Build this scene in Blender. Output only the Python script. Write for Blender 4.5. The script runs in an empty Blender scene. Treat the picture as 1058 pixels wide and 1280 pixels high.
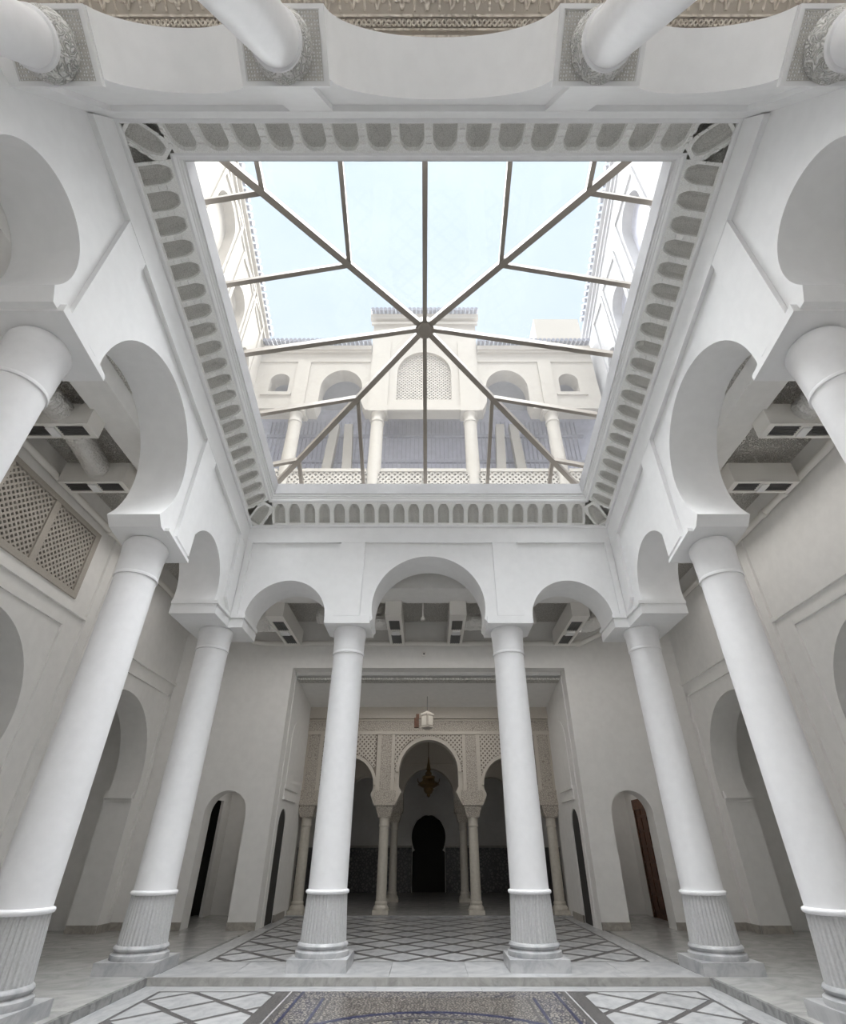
import bpy, math, random
from mathutils import Vector, Matrix
from mathutils.geometry import tessellate_polygon

random.seed(7)
S = bpy.context.scene
COL = S.collection
PI = math.pi

# ------------------------------------------------------------------ camera, sky, sun, exposure
cam = bpy.data.objects.new('camera', bpy.data.cameras.new('camera'))
COL.objects.link(cam)
cam.location = (0, 0, 1.48)
cam.rotation_euler = (math.radians(90 + 33.5), 0, 0)
cam.data.sensor_fit = 'VERTICAL'
cam.data.sensor_height = 36.0
cam.data.lens = 635.0 / 1280.0 * 36.0
cam.data.shift_x = -7.0 / 1280.0
cam.data.clip_start = 0.05
cam.data.clip_end = 300
S.camera = cam

W = bpy.data.worlds.new('sky'); S.world = W; W.use_nodes = True
nt = W.node_tree; nt.nodes.clear()
out = nt.nodes.new('ShaderNodeOutputWorld'); bg = nt.nodes.new('ShaderNodeBackground')
tc = nt.nodes.new('ShaderNodeTexCoord'); sx = nt.nodes.new('ShaderNodeSeparateXYZ')
rp = nt.nodes.new('ShaderNodeValToRGB')
rp.color_ramp.elements[0].position = 0.0; rp.color_ramp.elements[0].color = (0.92, 0.945, 0.98, 1)
rp.color_ramp.elements[1].position = 1.0; rp.color_ramp.elements[1].color = (0.66, 0.81, 1.0, 1)
nt.links.new(tc.outputs['Generated'], sx.inputs[0]); nt.links.new(sx.outputs['Z'], rp.inputs[0])
nt.links.new(rp.outputs[0], bg.inputs[0]); nt.links.new(bg.outputs[0], out.inputs[0])
bg.inputs[1].default_value = 0.40

sun = bpy.data.objects.new('sun', bpy.data.lights.new('sun', 'SUN'))
COL.objects.link(sun)
sun.data.energy = 11.5
sun.data.angle = math.radians(100)
sun.data.color = (0.985, 0.988, 1.0)
sun.rotation_euler = (math.radians(-16), math.radians(4), 0)

# added area lights brighten galleries, hall and passages; they match no fixture
def area(name, loc, sx, sy, power, col=(1, .97, .93)):
    l = bpy.data.objects.new(name, bpy.data.lights.new(name, 'AREA')); COL.objects.link(l)
    l.location = loc; l.data.shape = 'RECTANGLE'; l.data.size = sx; l.data.size_y = sy; l.data.energy = power; l.data.color = col
area('gallery_fill', (-5.85, 8.6, 6.95), .9, 7, 14)
area('gallery_fill', (5.85, 8.6, 6.95), .9, 7, 14)
area('gallery_fill', (0, 12.3, 6.15), 9, 1.0, 27)
area('hall_fill', (0, 15.4, 5.2), 4, .8, 10)
area('passage_fill', (-5.1, 15.9, 3.05), .8, 1.2, 1.6)
area('passage_fill', (5.1, 15.9, 3.05), .8, 1.2, 1.6)
S.view_settings.view_transform = 'Standard'
S.view_settings.look = 'None'
S.view_settings.exposure = 1.3
S.view_settings.gamma = 1.0
S.view_settings.use_curve_mapping = False
S.cycles.max_bounces = 14
S.cycles.diffuse_bounces = 9
S.cycles.glossy_bounces = 4
S.cycles.transparent_max_bounces = 24
S.cycles.use_denoising = True

# ------------------------------------------------------------------ materials
MATS = {}
def mat(name, col, rough=0.6, metal=0.0, bump=0.0, scale=20.0, var=0.0, kind='noise', col2=None, spec=0.5, lo=0.35, hi=0.65, rnd=0.0, dist=0.02):
    m = bpy.data.materials.new(name); m.use_nodes = True
    n = m.node_tree; b = n.nodes['Principled BSDF']
    b.inputs['Roughness'].default_value = rough; b.inputs['Metallic'].default_value = metal
    b.inputs['Specular IOR Level'].default_value = spec
    c = (*col, 1)
    b.inputs['Base Color'].default_value = c
    if bump or var or col2:
        tcn = n.nodes.new('ShaderNodeTexCoord')
        if kind == 'noise':
            t = n.nodes.new('ShaderNodeTexNoise'); t.inputs['Scale'].default_value = scale; t.inputs['Detail'].default_value = 5
            fac = t.outputs['Fac']
        elif kind == 'vein':
            t = n.nodes.new('ShaderNodeTexNoise'); t.inputs['Scale'].default_value = scale; t.inputs['Detail'].default_value = 8
            t.inputs['Distortion'].default_value = 1.6; t.inputs['Roughness'].default_value = 0.62
            fac = t.outputs['Fac']
        elif kind == 'voronoi':
            t = n.nodes.new('ShaderNodeTexVoronoi'); t.feature = 'DISTANCE_TO_EDGE'; t.inputs['Scale'].default_value = scale
            fac = t.outputs['Distance']
        elif kind == 'scroll':
            t0 = n.nodes.new('ShaderNodeTexNoise'); t0.inputs['Scale'].default_value = scale * .6; t0.inputs['Detail'].default_value = 1
            t = n.nodes.new('ShaderNodeMath'); t.operation = 'PINGPONG'; t.inputs[1].default_value = 0.06
            n.links.new(tcn.outputs['Object'], t0.inputs['Vector']); n.links.new(t0.outputs['Fac'], t.inputs[0])
            fac = t.outputs[0]
        if kind != 'scroll':
            n.links.new(tcn.outputs['Object'], t.inputs['Vector'])
        if col2 or var:
            r = n.nodes.new('ShaderNodeValToRGB')
            r.color_ramp.elements[0].position = lo; r.color_ramp.elements[1].position = hi
            c2 = col2 or tuple(max(0, x * (1 - var)) for x in col)
            r.color_ramp.elements[0].color = (*c2, 1); r.color_ramp.elements[1].color = c
            n.links.new(fac, r.inputs[0])
            src = r.outputs[0]
            if rnd:
                oi = n.nodes.new('ShaderNodeObjectInfo'); mr = n.nodes.new('ShaderNodeMapRange')
                mr.inputs[3].default_value = 1 - rnd; mr.inputs[4].default_value = 1.0
                mx = n.nodes.new('ShaderNodeMix'); mx.data_type = 'RGBA'; mx.blend_type = 'MULTIPLY'; mx.inputs[0].default_value = 1
                n.links.new(oi.outputs['Random'], mr.inputs[0]); n.links.new(src, mx.inputs[6]); n.links.new(mr.outputs[0], mx.inputs[7])
                src = mx.outputs[2]
            n.links.new(src, b.inputs['Base Color'])
        if bump:
            bp = n.nodes.new('ShaderNodeBump'); bp.inputs['Strength'].default_value = bump; bp.inputs['Distance'].default_value = dist
            n.links.new(fac, bp.inputs['Height']); n.links.new(bp.outputs[0], b.inputs['Normal'])
    MATS[name] = m
    return m

M_riser = mat('step_marble', (.40, .39, .37), .3, scale=4, kind='vein', col2=(.27, .265, .25), lo=.35, hi=.6)
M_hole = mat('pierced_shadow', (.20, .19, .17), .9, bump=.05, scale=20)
M_spand = mat('spandrel_hole_shade', (.27, .235, .20), .9, bump=.1, scale=30)  # darkened backing puts the shade of the lattice holes into colour
M_wall = mat('white_plaster', (.87, .87, .87), .8, bump=.015, scale=6, var=.03, spec=.2)
M_gwall = mat('gallery_plaster', (.84, .83, .81), .8, bump=.015, scale=6, var=.04, spec=.2)
M_col = mat('column_stucco', (.86, .86, .87), .55, bump=.03, scale=9, var=.03)
M_marble = mat('white_marble', (.52, .52, .525), .34, scale=2.2, kind='vein', col2=(.33, .34, .355), lo=.33, hi=.56, rnd=.10)
M_slab = mat('floor_marble', (.53, .525, .51), .2, scale=1.6, kind='vein', col2=(.36, .36, .36), lo=.32, hi=.58, rnd=.16)
M_flute = mat('fluted_marble', (.54, .54, .54), .5, bump=.08, scale=38, var=.14, lo=.3, hi=.7)
M_band = mat('grey_marble', (.30, .30, .295), .25, scale=5, kind='vein', col2=(.17, .17, .17), lo=.35, hi=.6)
M_base = mat('beige_marble', (.42, .39, .35), .3, scale=5, kind='vein', col2=(.30, .28, .25), lo=.35, hi=.6)
M_dark = mat('dark_mosaic', (.24, .225, .205), .35, scale=70, kind='voronoi', col2=(.03, .03, .04), lo=.05, hi=.30)
M_fine = mat('fine_mosaic', (.37, .34, .29), .3, scale=24, kind='voronoi', col2=(.03, .03, .05), lo=.10, hi=.22)
M_fine2 = mat('fine_mosaic_pale', (.38, .35, .31), .3, scale=28, kind='voronoi', col2=(.05, .045, .045), lo=.10, hi=.30)
M_navy = mat('navy_mosaic', (.03, .035, .08), .3, bump=.1, scale=60)
M_carve = mat('carved_plaster', (.62, .61, .58), .8, kind='voronoi', scale=14, bump=.9, col2=(.36, .355, .33), lo=.02, hi=.16, dist=.03)
M_carvefine = mat('carved_relief', (.82, .81, .79), .8, kind='scroll', scale=20, bump=.9, col2=(.52, .51, .48), lo=.005, hi=.04, dist=.3)
M_plate = mat('pierced_plaster', (.62, .60, .56), .85, bump=.1, scale=30, var=.1)
M_niche = mat('carved_niche', (.72, .71, .68), .85, kind='voronoi', scale=34, bump=.5, col2=(.54, .53, .50), lo=.03, hi=.14, dist=.02)
M_relief = mat('cornice_plaster', (.90, .90, .88), .8, kind='voronoi', scale=26, bump=.3, col2=(.78, .77, .74), lo=.02, hi=.10)
M_ceil = mat('stucco_ceiling', (.82, .80, .76), .9, kind='scroll', scale=16, bump=1.0, col2=(.52, .50, .46), lo=.0, hi=.05, dist=.4)
M_ornate = mat('ornate_ceiling', (.60, .55, .48), .8, kind='scroll', scale=6, bump=.8, col2=(.45, .40, .34), lo=.0, hi=.05, dist=.35)
M_ornlow = mat('ornate_ground', (.40, .36, .31), .85, bump=.2, scale=30)
M_pit = mat('recess_shade', (.05, .048, .045), .9, bump=.05, scale=10)  # near-black colour stands in for shade inside openings
M_box = mat('painted_metal', (.80, .78, .74), .55, bump=.02, scale=12)
M_grille = mat('grille_metal', (.14, .14, .14), .45, metal=.5, bump=.05, scale=30)
M_foil = mat('aluminium_foil', (.88, .87, .85), .32, metal=.8, bump=1.0, scale=22, dist=.06)
M_bar = mat('bronze_bar', (.27, .24, .205), .45, metal=.25, bump=.03, scale=30)
M_wood = mat('carved_wood', (.14, .055, .025), .5, bump=.3, scale=14, var=.5)
M_latt = mat('lattice_wood', (.44, .405, .36), .65, bump=.05, scale=30, var=.1)
M_beige = mat('beige_plaster', (.62, .575, .51), .8, bump=.08, scale=20, var=.05)
M_beigecarve = mat('beige_carving', (.60, .555, .49), .8, kind='voronoi', scale=22, bump=.9, col2=(.34, .30, .26), lo=.02, hi=.15)
M_stone = mat('column_stone', (.60, .565, .50), .5, bump=.06, scale=16, var=.10)
M_dado = mat('dado_tile', (.17, .165, .16), .35, kind='voronoi', scale=9, col2=(.05, .05, .055), lo=.05, hi=.3)
M_brass = mat('aged_brass', (.20, .13, .06), .45, metal=.8, bump=.2, scale=25)
M_cream = mat('cream_facade', (.44, .405, .355), .8, bump=.05, scale=7, var=.04, spec=.2)
M_white2 = mat('pale_facade', (.44, .435, .44), .8, bump=.05, scale=7, var=.04, spec=.2)
M_tile = mat('glazed_roof_tile', (.30, .31, .36), .35, bump=.05, scale=9, var=.15)
M_bluegrey = mat('blue_grey_metal', (.40, .40, .47), .6, bump=.05, scale=9, var=.1)
M_screen = mat('blue_grey_glazing', (.52, .52, .60), .4, bump=.03, scale=4, var=.12)

def glass_mat():
    m = bpy.data.materials.new('dusty_glass'); m.use_nodes = True
    n = m.node_tree; n.nodes.clear()
    o = n.nodes.new('ShaderNodeOutputMaterial')
    tr = n.nodes.new('ShaderNodeBsdfTransparent'); tr.inputs[0].default_value = (.98, .99, .99, 1)
    gl = n.nodes.new('ShaderNodeBsdfGlossy'); gl.inputs['Roughness'].default_value = .02
    fr = n.nodes.new('ShaderNodeFresnel'); fr.inputs[0].default_value = 1.3
    tl = n.nodes.new('ShaderNodeBsdfTranslucent'); tl.inputs[0].default_value = (.92, .91, .90, 1)
    t = n.nodes.new('ShaderNodeTexNoise'); t.inputs['Scale'].default_value = .9; t.inputs['Detail'].default_value = 4
    tcn = n.nodes.new('ShaderNodeTexCoord'); n.links.new(tcn.outputs['Object'], t.inputs['Vector'])
    mr = n.nodes.new('ShaderNodeMapRange'); mr.inputs[3].default_value = .014; mr.inputs[4].default_value = .036
    n.links.new(t.outputs['Fac'], mr.inputs[0])
    m1 = n.nodes.new('ShaderNodeMixShader'); m2 = n.nodes.new('ShaderNodeMixShader')
    n.links.new(mr.outputs[0], m1.inputs[0]); n.links.new(tr.outputs[0], m1.inputs[1]); n.links.new(tl.outputs[0], m1.inputs[2])
    n.links.new(fr.outputs[0], m2.inputs[0]); n.links.new(m1.outputs[0], m2.inputs[1]); n.links.new(gl.outputs[0], m2.inputs[2])
    n.links.new(m2.outputs[0], o.inputs[0])
    return m
M_glass = glass_mat()

# ------------------------------------------------------------------ helpers
def tag(o, label=None, cat=None, group=None, kind=None):
    if label: o['label'] = label
    if cat: o['category'] = cat
    if group: o['group'] = group
    if kind: o['kind'] = kind
    return o

def empty(name, loc=(0, 0, 0), parent=None, **k):
    o = bpy.data.objects.new(name, None); COL.objects.link(o)
    o.location = loc; o.parent = parent; o.empty_display_size = .1
    return tag(o, **k)

class MB:
    def __init__(s): s.v = []; s.f = []
    def add(s, vs, fs):
        b = len(s.v); s.v += [tuple(p) for p in vs]; s.f += [tuple(b + i for i in f) for f in fs]; return s
    def box(s, x0, x1, y0, y1, z0, z1):
        vs = [(x, y, z) for z in (z0, z1) for y in (y0, y1) for x in (x0, x1)]
        return s.add(vs, [(0, 2, 3, 1), (4, 5, 7, 6), (0, 1, 5, 4), (2, 6, 7, 3), (0, 4, 6, 2), (1, 3, 7, 5)])
    def prism(s, outline, fn, d0, d1, holes=()):
        """outline: 2-D points; fn(a, b, d) -> 3-D point; extruded from d0 to d1, with holes"""
        loops = [list(outline)] + [list(h) for h in holes]
        flat = [p for l in loops for p in l]
        tris = tessellate_polygon([[Vector((p[0], p[1], 0)) for p in l] for l in loops])
        n = len(flat)
        vs = [fn(a, b, d0) for a, b in flat] + [fn(a, b, d1) for a, b in flat]
        fs = [tuple(t) for t in tris] + [tuple(n + i for i in reversed(t)) for t in tris]
        k = 0
        for l in loops:
            m = len(l)
            for i in range(m):
                a, b = k + i, k + (i + 1) % m
                fs.append((a, b, n + b, n + a))
            k += m
        return s.add(vs, fs)
    def lathe(s, prof, seg=48, c=(0, 0, 0), mod=None, cap=True):
        vs = []; fs = []
        for (r, z) in prof:
            for i in range(seg):
                a = 2 * PI * i / seg
                q = mod(i) if mod else 0
                vs.append((c[0] + (r + q) * math.cos(a), c[1] + (r + q) * math.sin(a), c[2] + z))
        for j in range(len(prof) - 1):
            for i in range(seg):
                i2 = (i + 1) % seg
                fs.append((j * seg + i, j * seg + i2, (j + 1) * seg + i2, (j + 1) * seg + i))
        if cap:
            fs.append(tuple(reversed(range(seg)))); fs.append(tuple((len(prof) - 1) * seg + i for i in range(seg)))
        return s.add(vs, fs)
    def tube(s, pts, r, seg=12, rmod=None):
        pts = [Vector(p) for p in pts]; vs = []; fs = []
        for k, p in enumerate(pts):
            d = (pts[min(k + 1, len(pts) - 1)] - pts[max(k - 1, 0)]).normalized()
            u = d.cross(Vector((0, 0, 1)))
            if u.length < .05: u = d.cross(Vector((0, 1, 0)))
            u.normalize(); w = d.cross(u)
            rr = r * (rmod(k) if rmod else 1)
            for i in range(seg):
                a = 2 * PI * i / seg
                vs.append(p + u * (rr * math.cos(a)) + w * (rr * math.sin(a)))
        for k in range(len(pts) - 1):
            for i in range(seg):
                i2 = (i + 1) % seg
                fs.append((k * seg + i, k * seg + i2, (k + 1) * seg + i2, (k + 1) * seg + i))
        fs.append(tuple(reversed(range(seg)))); fs.append(tuple((len(pts) - 1) * seg + i for i in range(seg)))
        return s.add(vs, fs)
    def beam(s, a, b, w, h, up=(0, 0, 1)):
        """square bar from a to b, w wide, h deep below the line along -up"""
        a, b = Vector(a), Vector(b); d = (b - a).normalized(); up = Vector(up)
        sd = d.cross(up).normalized(); u = sd.cross(d).normalized()
        vs = []
        for p in (a, b):
            for q in ((-w / 2, 0), (w / 2, 0), (w / 2, -h), (-w / 2, -h)):
                vs.append(p + sd * q[0] + u * q[1])
        return s.add(vs, [(0, 1, 2, 3), (7, 6, 5, 4), (0, 4, 5, 1), (1, 5, 6, 2), (2, 6, 7, 3), (3, 7, 4, 0)])
    def mesh(s, name, m, smooth=None):
        me = bpy.data.meshes.new(name); me.from_pydata(s.v, [], s.f)
        me.materials.append(m); me.validate()
        import bmesh
        bm = bmesh.new(); bm.from_mesh(me)
        bmesh.ops.recalc_face_normals(bm, faces=bm.faces); bm.to_mesh(me); bm.free()
        if smooth:
            me.polygons.foreach_set('use_smooth', [True] * len(me.polygons))
            me.set_sharp_from_angle(angle=smooth)
        return me
    def build(s, name, m, parent=None, smooth=None, **k):
        o = bpy.data.objects.new(name, s.mesh(name, m, smooth)); COL.objects.link(o); o.parent = parent
        return tag(o, **k)

def link(name, me, parent=None, mw=None, **k):
    o = bpy.data.objects.new(name, me); COL.objects.link(o); o.parent = parent
    if mw is not None: o.matrix_local = mw
    return tag(o, **k)

def arc(cx, cz, r, a0, a1, n=28, rz=None):
    """points on a circle from angle a0 to a1 (degrees), counter-clockwise positive"""
    rz = rz or r
    return [(cx + r * math.cos(math.radians(a0 + (a1 - a0) * i / n)), cz + rz * math.sin(math.radians(a0 + (a1 - a0) * i / n))) for i in range(n + 1)]

XZ = lambda y_sign=1: (lambda a, b, d: (a, d, b))
YZ = lambda a, b, d: (d, a, b)
GS = 'on the wall grille side'
DS = 'on the brown door side'
def side(sg): return GS if sg < 0 else DS

# tilted plane of the cornice and skylight
CA = math.radians(13.8)
ca, sa = math.cos(CA), math.sin(CA)
LT = 7.214
def tp(x, s_, n): return (x, 9.6 - ca * s_ + sa * n, 7.408 + sa * s_ + ca * n)
# leaning near wall: t down its face from the cornice, b back from the court
NU = Vector((0, .449, .8935)); NB = Vector((0, -.8935, .449)); NO = Vector((.12, 2.594, 9.128))
def npnt(x, t, b): return tuple(NO + Vector((x, 0, 0)) - NU * t + NB * b)

# ------------------------------------------------------------------ floor
floor = empty('floor', kind='structure', label='white veined marble floor with mosaic panels and a sunken court', cat='floor')
mb = MB()
mb.box(-10, 10, 9.36, 26, -.4, -.012); mb.box(-10, -3.87, -4.2, 9.36, -.4, -.012); mb.box(3.87, 10, -4.2, 9.36, -.4, -.012)
mb.box(-3.87, 3.87, -4.2, 9.36, -.4, -.102)
mb.build('bedding', M_band, floor)
def unit_slab(m, name):
    return MB().box(-.5, .5, -.5, .5, -.012, 0).mesh(name, m)
slab_me = unit_slab(M_slab, 'marble_slab'); white_me = unit_slab(M_marble, 'white_slab')
def slabs(x0, x1, y0, y1, nx, ny, z=0, me=slab_me, gap=.004, name='marble_slab'):
    dx, dy = (x1 - x0) / nx, (y1 - y0) / ny
    for i in range(nx):
        for j in range(ny):
            link(name, me, floor, Matrix.Translation((x0 + (i + .5) * dx, y0 + (j + .5) * dy, z)) @ Matrix.Diagonal((dx - gap, dy - gap, 1, 1)))
for sg in (-1, 1):
    a, b = sorted((sg * 3.87, sg * 7.6))
    slabs(a, b, 3.6, 9.6, 3, 6)
    slabs(a, b, 9.6, 14.1, 3, 4)
    a, b = sorted((sg * 7.6, sg * 9.6)); slabs(a, b, 9.6, 14.1, 1, 3)
    a, b = sorted((sg * 3.47, sg * 3.80)); slabs(a, b, 10.5, 16.55, 1, 5, me=white_me)
    a, b = sorted((sg * 3.80, sg * 3.87)); MB().box(a, b, 9.6, 16.9, -.012, .001).build('dark_band', M_band, floor)
    a, b = sorted((sg * 4.2, sg * 6.2)); slabs(a, b, 14.1, 17.2, 2, 2)
    MB().box(*sorted((sg * 3.85, sg * 3.9)), -2, 9.36, -.1, .001).build('step_riser', M_band, floor)
    a, b = sorted((sg * 3.55, sg * 3.85)); slabs(a, b, 3.2, 9.34, 1, 5, z=-.09, me=white_me)
slabs(-3.87, 3.87, 9.36, 10.5, 7, 1, me=white_me)
MB().box(-3.9, 3.9, 9.335, 9.362, -.1, .0015).build('step_riser', M_riser, floor)
slabs(-3.55, 3.55, 9.05, 9.33, 5, 1, z=-.09, me=white_me)
slabs(-3.7, 3.7, 16.62, 25, 6, 6, z=.03)
MB().box(-3.72, 3.72, 16.55, 16.62, -.02, .032).build('hall_step', M_marble, floor)

def clip(poly, x0, x1, y0, y1):
    for ax, lim, keep in ((0, x0, 1), (0, x1, -1), (1, y0, 1), (1, y1, -1)):
        o = []
        for i, p in enumerate(poly):
            q = poly[(i + 1) % len(poly)]
            ip, iq = (p[ax] - lim) * keep >= 0, (q[ax] - lim) * keep >= 0
            if ip: o.append(p)
            if ip != iq:
                t = (lim - p[ax]) / (q[ax] - p[ax]); o.append(tuple(p[k] + t * (q[k] - p[k]) for k in (0, 1)))
        poly = o
        if not poly: return []
    return poly
def diamonds(x0, x1, y0, y1, diag, band, z, ox=0, oy=0, thin=None):
    MB().box(x0, x1, y0, y1, z - .02, z - .004).build('mosaic_ground', M_dark, floor)
    e = .05
    xi0, xi1, yi0, yi1 = x0 + e, x1 - e, y0 + e, y1 - e
    h = diag / 2
    th = thin if thin is not None else band
    full = None
    for i in range(int((x0 - ox) / h) - 2, int((x1 - ox) / h) + 3):
        for j in range(int((y0 - oy) / h) - 2, int((y1 - oy) / h) + 3):
            if (i + j) % 2: continue
            cx, cy = ox + i * h, oy + j * h
            # diamond shrunk by half a band on each family of edges
            s1, s2 = h - band * .707, h - th * .707
            A = [(cx + (s1 + s2) / 2, cy + (s2 - s1) / 2), (cx + (s1 - s2) / 2, cy + (s1 + s2) / 2), (cx - (s1 + s2) / 2, cy + (s1 - s2) / 2), (cx + (s2 - s1) / 2, cy - (s1 + s2) / 2)]
            P = clip(A, xi0, xi1, yi0, yi1)
            if len(P) < 3: continue
            ar = abs(sum(P[k][0] * P[(k + 1) % len(P)][1] - P[(k + 1) % len(P)][0] * P[k][1] for k in range(len(P)))) / 2
            if ar < .004: continue
            n = len(P)
            vs = [(p[0] - cx, p[1] - cy, -.012) for p in P] + [(p[0] - cx, p[1] - cy, 0) for p in P]
            fs = [tuple(range(n, 2 * n))] + [(k, (k + 1) % n, n + (k + 1) % n, n + k) for k in range(n)]
            whole = n == 4 and abs(ar - 2 * s1 * s2 / 1.0) < 1e-4
            if whole and full: me = full
            else:
                me = MB().add(vs, fs).mesh('marble_tile', M_marble)
                if whole: full = me
            link('marble_tile', me, floor, Matrix.Translation((cx, cy, z)))
diamonds(-3.47, 3.47, 10.5, 16.55, .88, .12, 0.0, 0, 10.5)
for sg in (-1, 1):
    a, b = sorted((sg * 1.95, sg * 3.55))
    diamonds(a, b, 3.2, 9.05, .90, .10, -.09, sg * 3.5, 9.0, .06)
# centre of the sunken court: fine zellige with striped borders and a round medallion
MB().box(-1.62, 1.62, 3.2, 9.05, -.104, -.092).build('fine_zellige', M_fine2, floor)
MB().box(-1.62, 1.62, 8.72, 9.05, -.1, -.0915).build('zellige_border', M_fine, floor)
for sg in (-1, 1):
    for k, (a, b, m) in enumerate(((1.62, 1.66, M_navy), (1.66, 1.72, M_fine), (1.72, 1.79, M_dark), (1.79, 1.81, M_marble), (1.81, 1.95, M_dark), (1.30, 1.34, M_navy), (1.22, 1.25, M_dark), (1.36, 1.60, M_fine))):
        x0, x1 = sorted((sg * a, sg * b)); MB().box(x0, x1, 3.2, 8.7 if a < 1.5 else 9.05, -.104, -.0905).build('zellige_stripe', m, floor)
def ring(r0, r1, m, z1):
    P = arc(0, 6.25, r1, 0, 360, 96)[:-1]; Q = arc(0, 6.25, r0, 360, 0, 96)[:-1]
    MB().prism(P, lambda a, b, d: (a, b, d), -.1, z1, [Q]).build('medallion_ring', m, floor)
ring(1.74, 1.82, M_navy, -.089); ring(1.52, 1.60, M_dark, -.0895); ring(1.60, 1.74, M_fine, -.0898); ring(1.1, 1.5, M_fine, -.0902)

# ------------------------------------------------------------------ court arcade walls
TH = .86
XI = 3.96
def build_front():
    o = []
    zt = 7.47
    sm = arc(-2.9, 5.34, .81, -8, 188, 30)          # small arch, right to left
    ce = arc(0, 5.57, 1.155, -13, 193, 36)
    right = []
    pts = [(-4.82, zt), (-4.82, 5.36), (-3.72, 5.36)]
    pts += list(reversed(sm)); pts += [(-2.045, 5.22), (-1.195, 5.22)]
    pts += list(reversed(ce)); pts += [(1.195, 5.22), (2.045, 5.22)]
    pts += list(reversed([(-x, z) for x, z in reversed(sm)]))
    pts += [(3.72, 5.36), (4.82, 5.36), (4.82, zt)]
    w = MB().prism(pts, lambda a, b, d: (a, d, b), 9.655, 9.6 + TH).build('wall_front', M_wall, smooth=.5, kind='structure', label='white arcade wall with three horseshoe arches facing across the court', cat='wall')
    # raised frame: frieze band and pilaster strips
    MB().box(-3.96, 3.96, 9.6, 9.66, 7.04, zt).build('frieze_band', M_wall, w)
    for a, b, zb in ((-3.96, -3.84, 5.36), (-1.905, -1.385, 5.36), (1.385, 1.905, 5.36), (3.84, 3.96, 5.36)):
        MB().box(a, b, 9.604, 9.66, zb, 7.05).build('pilaster_strip', M_wall, w)
build_front()

def side_outline():
    small = arc(8.15, 5.57, .757, -18, 194, 30)      # from far spring over to near spring
    big = arc(5.42, 6.45, 1.235, -40, 184, 36)
    near = arc(2.66, 6.90, .66, -33, 180, 30)
    top = [(9.62, 7.405 + .06), (2.60, 9.128 + .06)]
    pts = [(9.62, 5.24), (8.89, 5.24)] + small + [(7.43, 5.40), (6.50, 5.52)] + big + [(4.27, 6.25), (3.30, 6.37)] + near + [(1.99, 6.6), (1.25, 6.75), (1.28, 7.6), (1.80, 7.6), (2.55, 9.1)] + [(2.60, 9.19)]
    pts += [(9.62, 7.465)]
    return pts
for sg in (-1, 1):
    nm = 'wall_left' if sg < 0 else 'wall_right'
    w = MB().prism(side_outline(), lambda a, b, d: (sg * d, a, b), XI + .07, XI + TH).build(nm, M_wall, smooth=.5, kind='structure', label='white arcade wall with rising horseshoe arches ' + side(sg), cat='wall')
    band = [(9.6, 7.40), (2.595, 9.125), (2.40, 8.70), (9.6, 6.93)]
    MB().prism(band, lambda a, b, d: (sg * d, a, b), XI, XI + .08).build('frieze_band', M_wall, w)
    for P in ([(9.6, 5.36), (9.24, 5.6), (9.22, 7.05), (9.6, 6.95)], [(7.40, 5.50), (6.88, 5.58), (6.88, 7.63), (7.40, 7.50)],
              [(4.02, 6.36), (3.49, 6.42), (3.49, 8.46), (4.02, 8.34)]):
        MB().prism(P, lambda a, b, d: (sg * d, a, b), XI + .004, XI + .08).build('pilaster_strip', M_wall, w)

# near wall, leaning over the viewer
def build_near():
    ce = arc(0, -1.727, 1.065, 0, 180, 36, .94); sm = arc(-2.56, -1.727, .665, 0, 180, 30, .64)
    sm2 = arc(2.56, -1.727, .665, 0, 180, 30, .64)
    pts = [(-4.9, .02), (-4.9, -1.72), (-3.235, -1.72)] + list(reversed(sm)) + [(-1.89, -1.72), (-1.07, -1.72)] + list(reversed(ce)) + [(1.07, -1.72), (1.89, -1.72)] + list(reversed(sm2)) + [(3.235, -1.72), (4.7, -1.72), (4.7, .02)]
    w = MB().prism(pts, lambda a, b, d: npnt(a, -b, d), .06, .58).build('wall_back', M_wall, smooth=.5, kind='structure', label='white arcade wall leaning overhead with carved column capitals', cat='wall')
    MB().prism([(-4.35, .02), (4.12, .02), (4.12, -.47), (-4.35, -.47)], lambda a, b, d: npnt(a, -b, d), 0, .07).build('frieze_band', M_wall, w)
    for a, b in ((-4.35, -3.85), (-1.75, -1.25), (1.25, 1.75), (3.62, 4.12)):
        MB().prism([(a, -.45), (b, -.45), (b, -1.72), (a, -1.72)], lambda p, q, e: npnt(p, -q, e), .004, .07).build('pilaster_strip', M_wall, w)
    return w
build_near()

# ------------------------------------------------------------------ muqarnas cornice
corn = empty('trim_1', kind='structure', label='carved stalactite cornice of small arched niches framing the skylight', cat='cornice')
def frame_ring(prof, name, m, parent):
    loops = []
    vs = []; fs = []
    for r, n in prof:
        vs += [tp(-XI + r, r, n), tp(XI - r, r, n), tp(XI - r, LT - r, n), tp(-XI + r, LT - r, n)]
    for j in range(len(prof) - 1):
        for i in range(4):
            i2 = (i + 1) % 4
            fs.append((j * 4 + i, j * 4 + i2, (j + 1) * 4 + i2, (j + 1) * 4 + i))
    return MB().add(vs, fs).build(name, m, parent)
frame_ring([(-.3, .02), (-.01, .0), (.035, .0), (.05, .012), (.05, .05), (.035, .065), (.03, .075)], 'lower_moulding', M_wall, corn)
frame_ring([(.03, .075), (-.086, .21), (.304, .54), (.42, .405)], 'niche_back', M_niche, corn)
frame_ring([(.41, .395), (.44, .40), (.455, .43), (.455, .46), (.475, .475), (.475, .50), (.50, .515), (.50, .56), (.53, .57)], 'upper_moulding', M_wall, corn)
frame_ring([(.53, .56), (.53, .90), (.40, .90), (-.5, 1.12)], 'curb', M_white2, corn)
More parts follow.
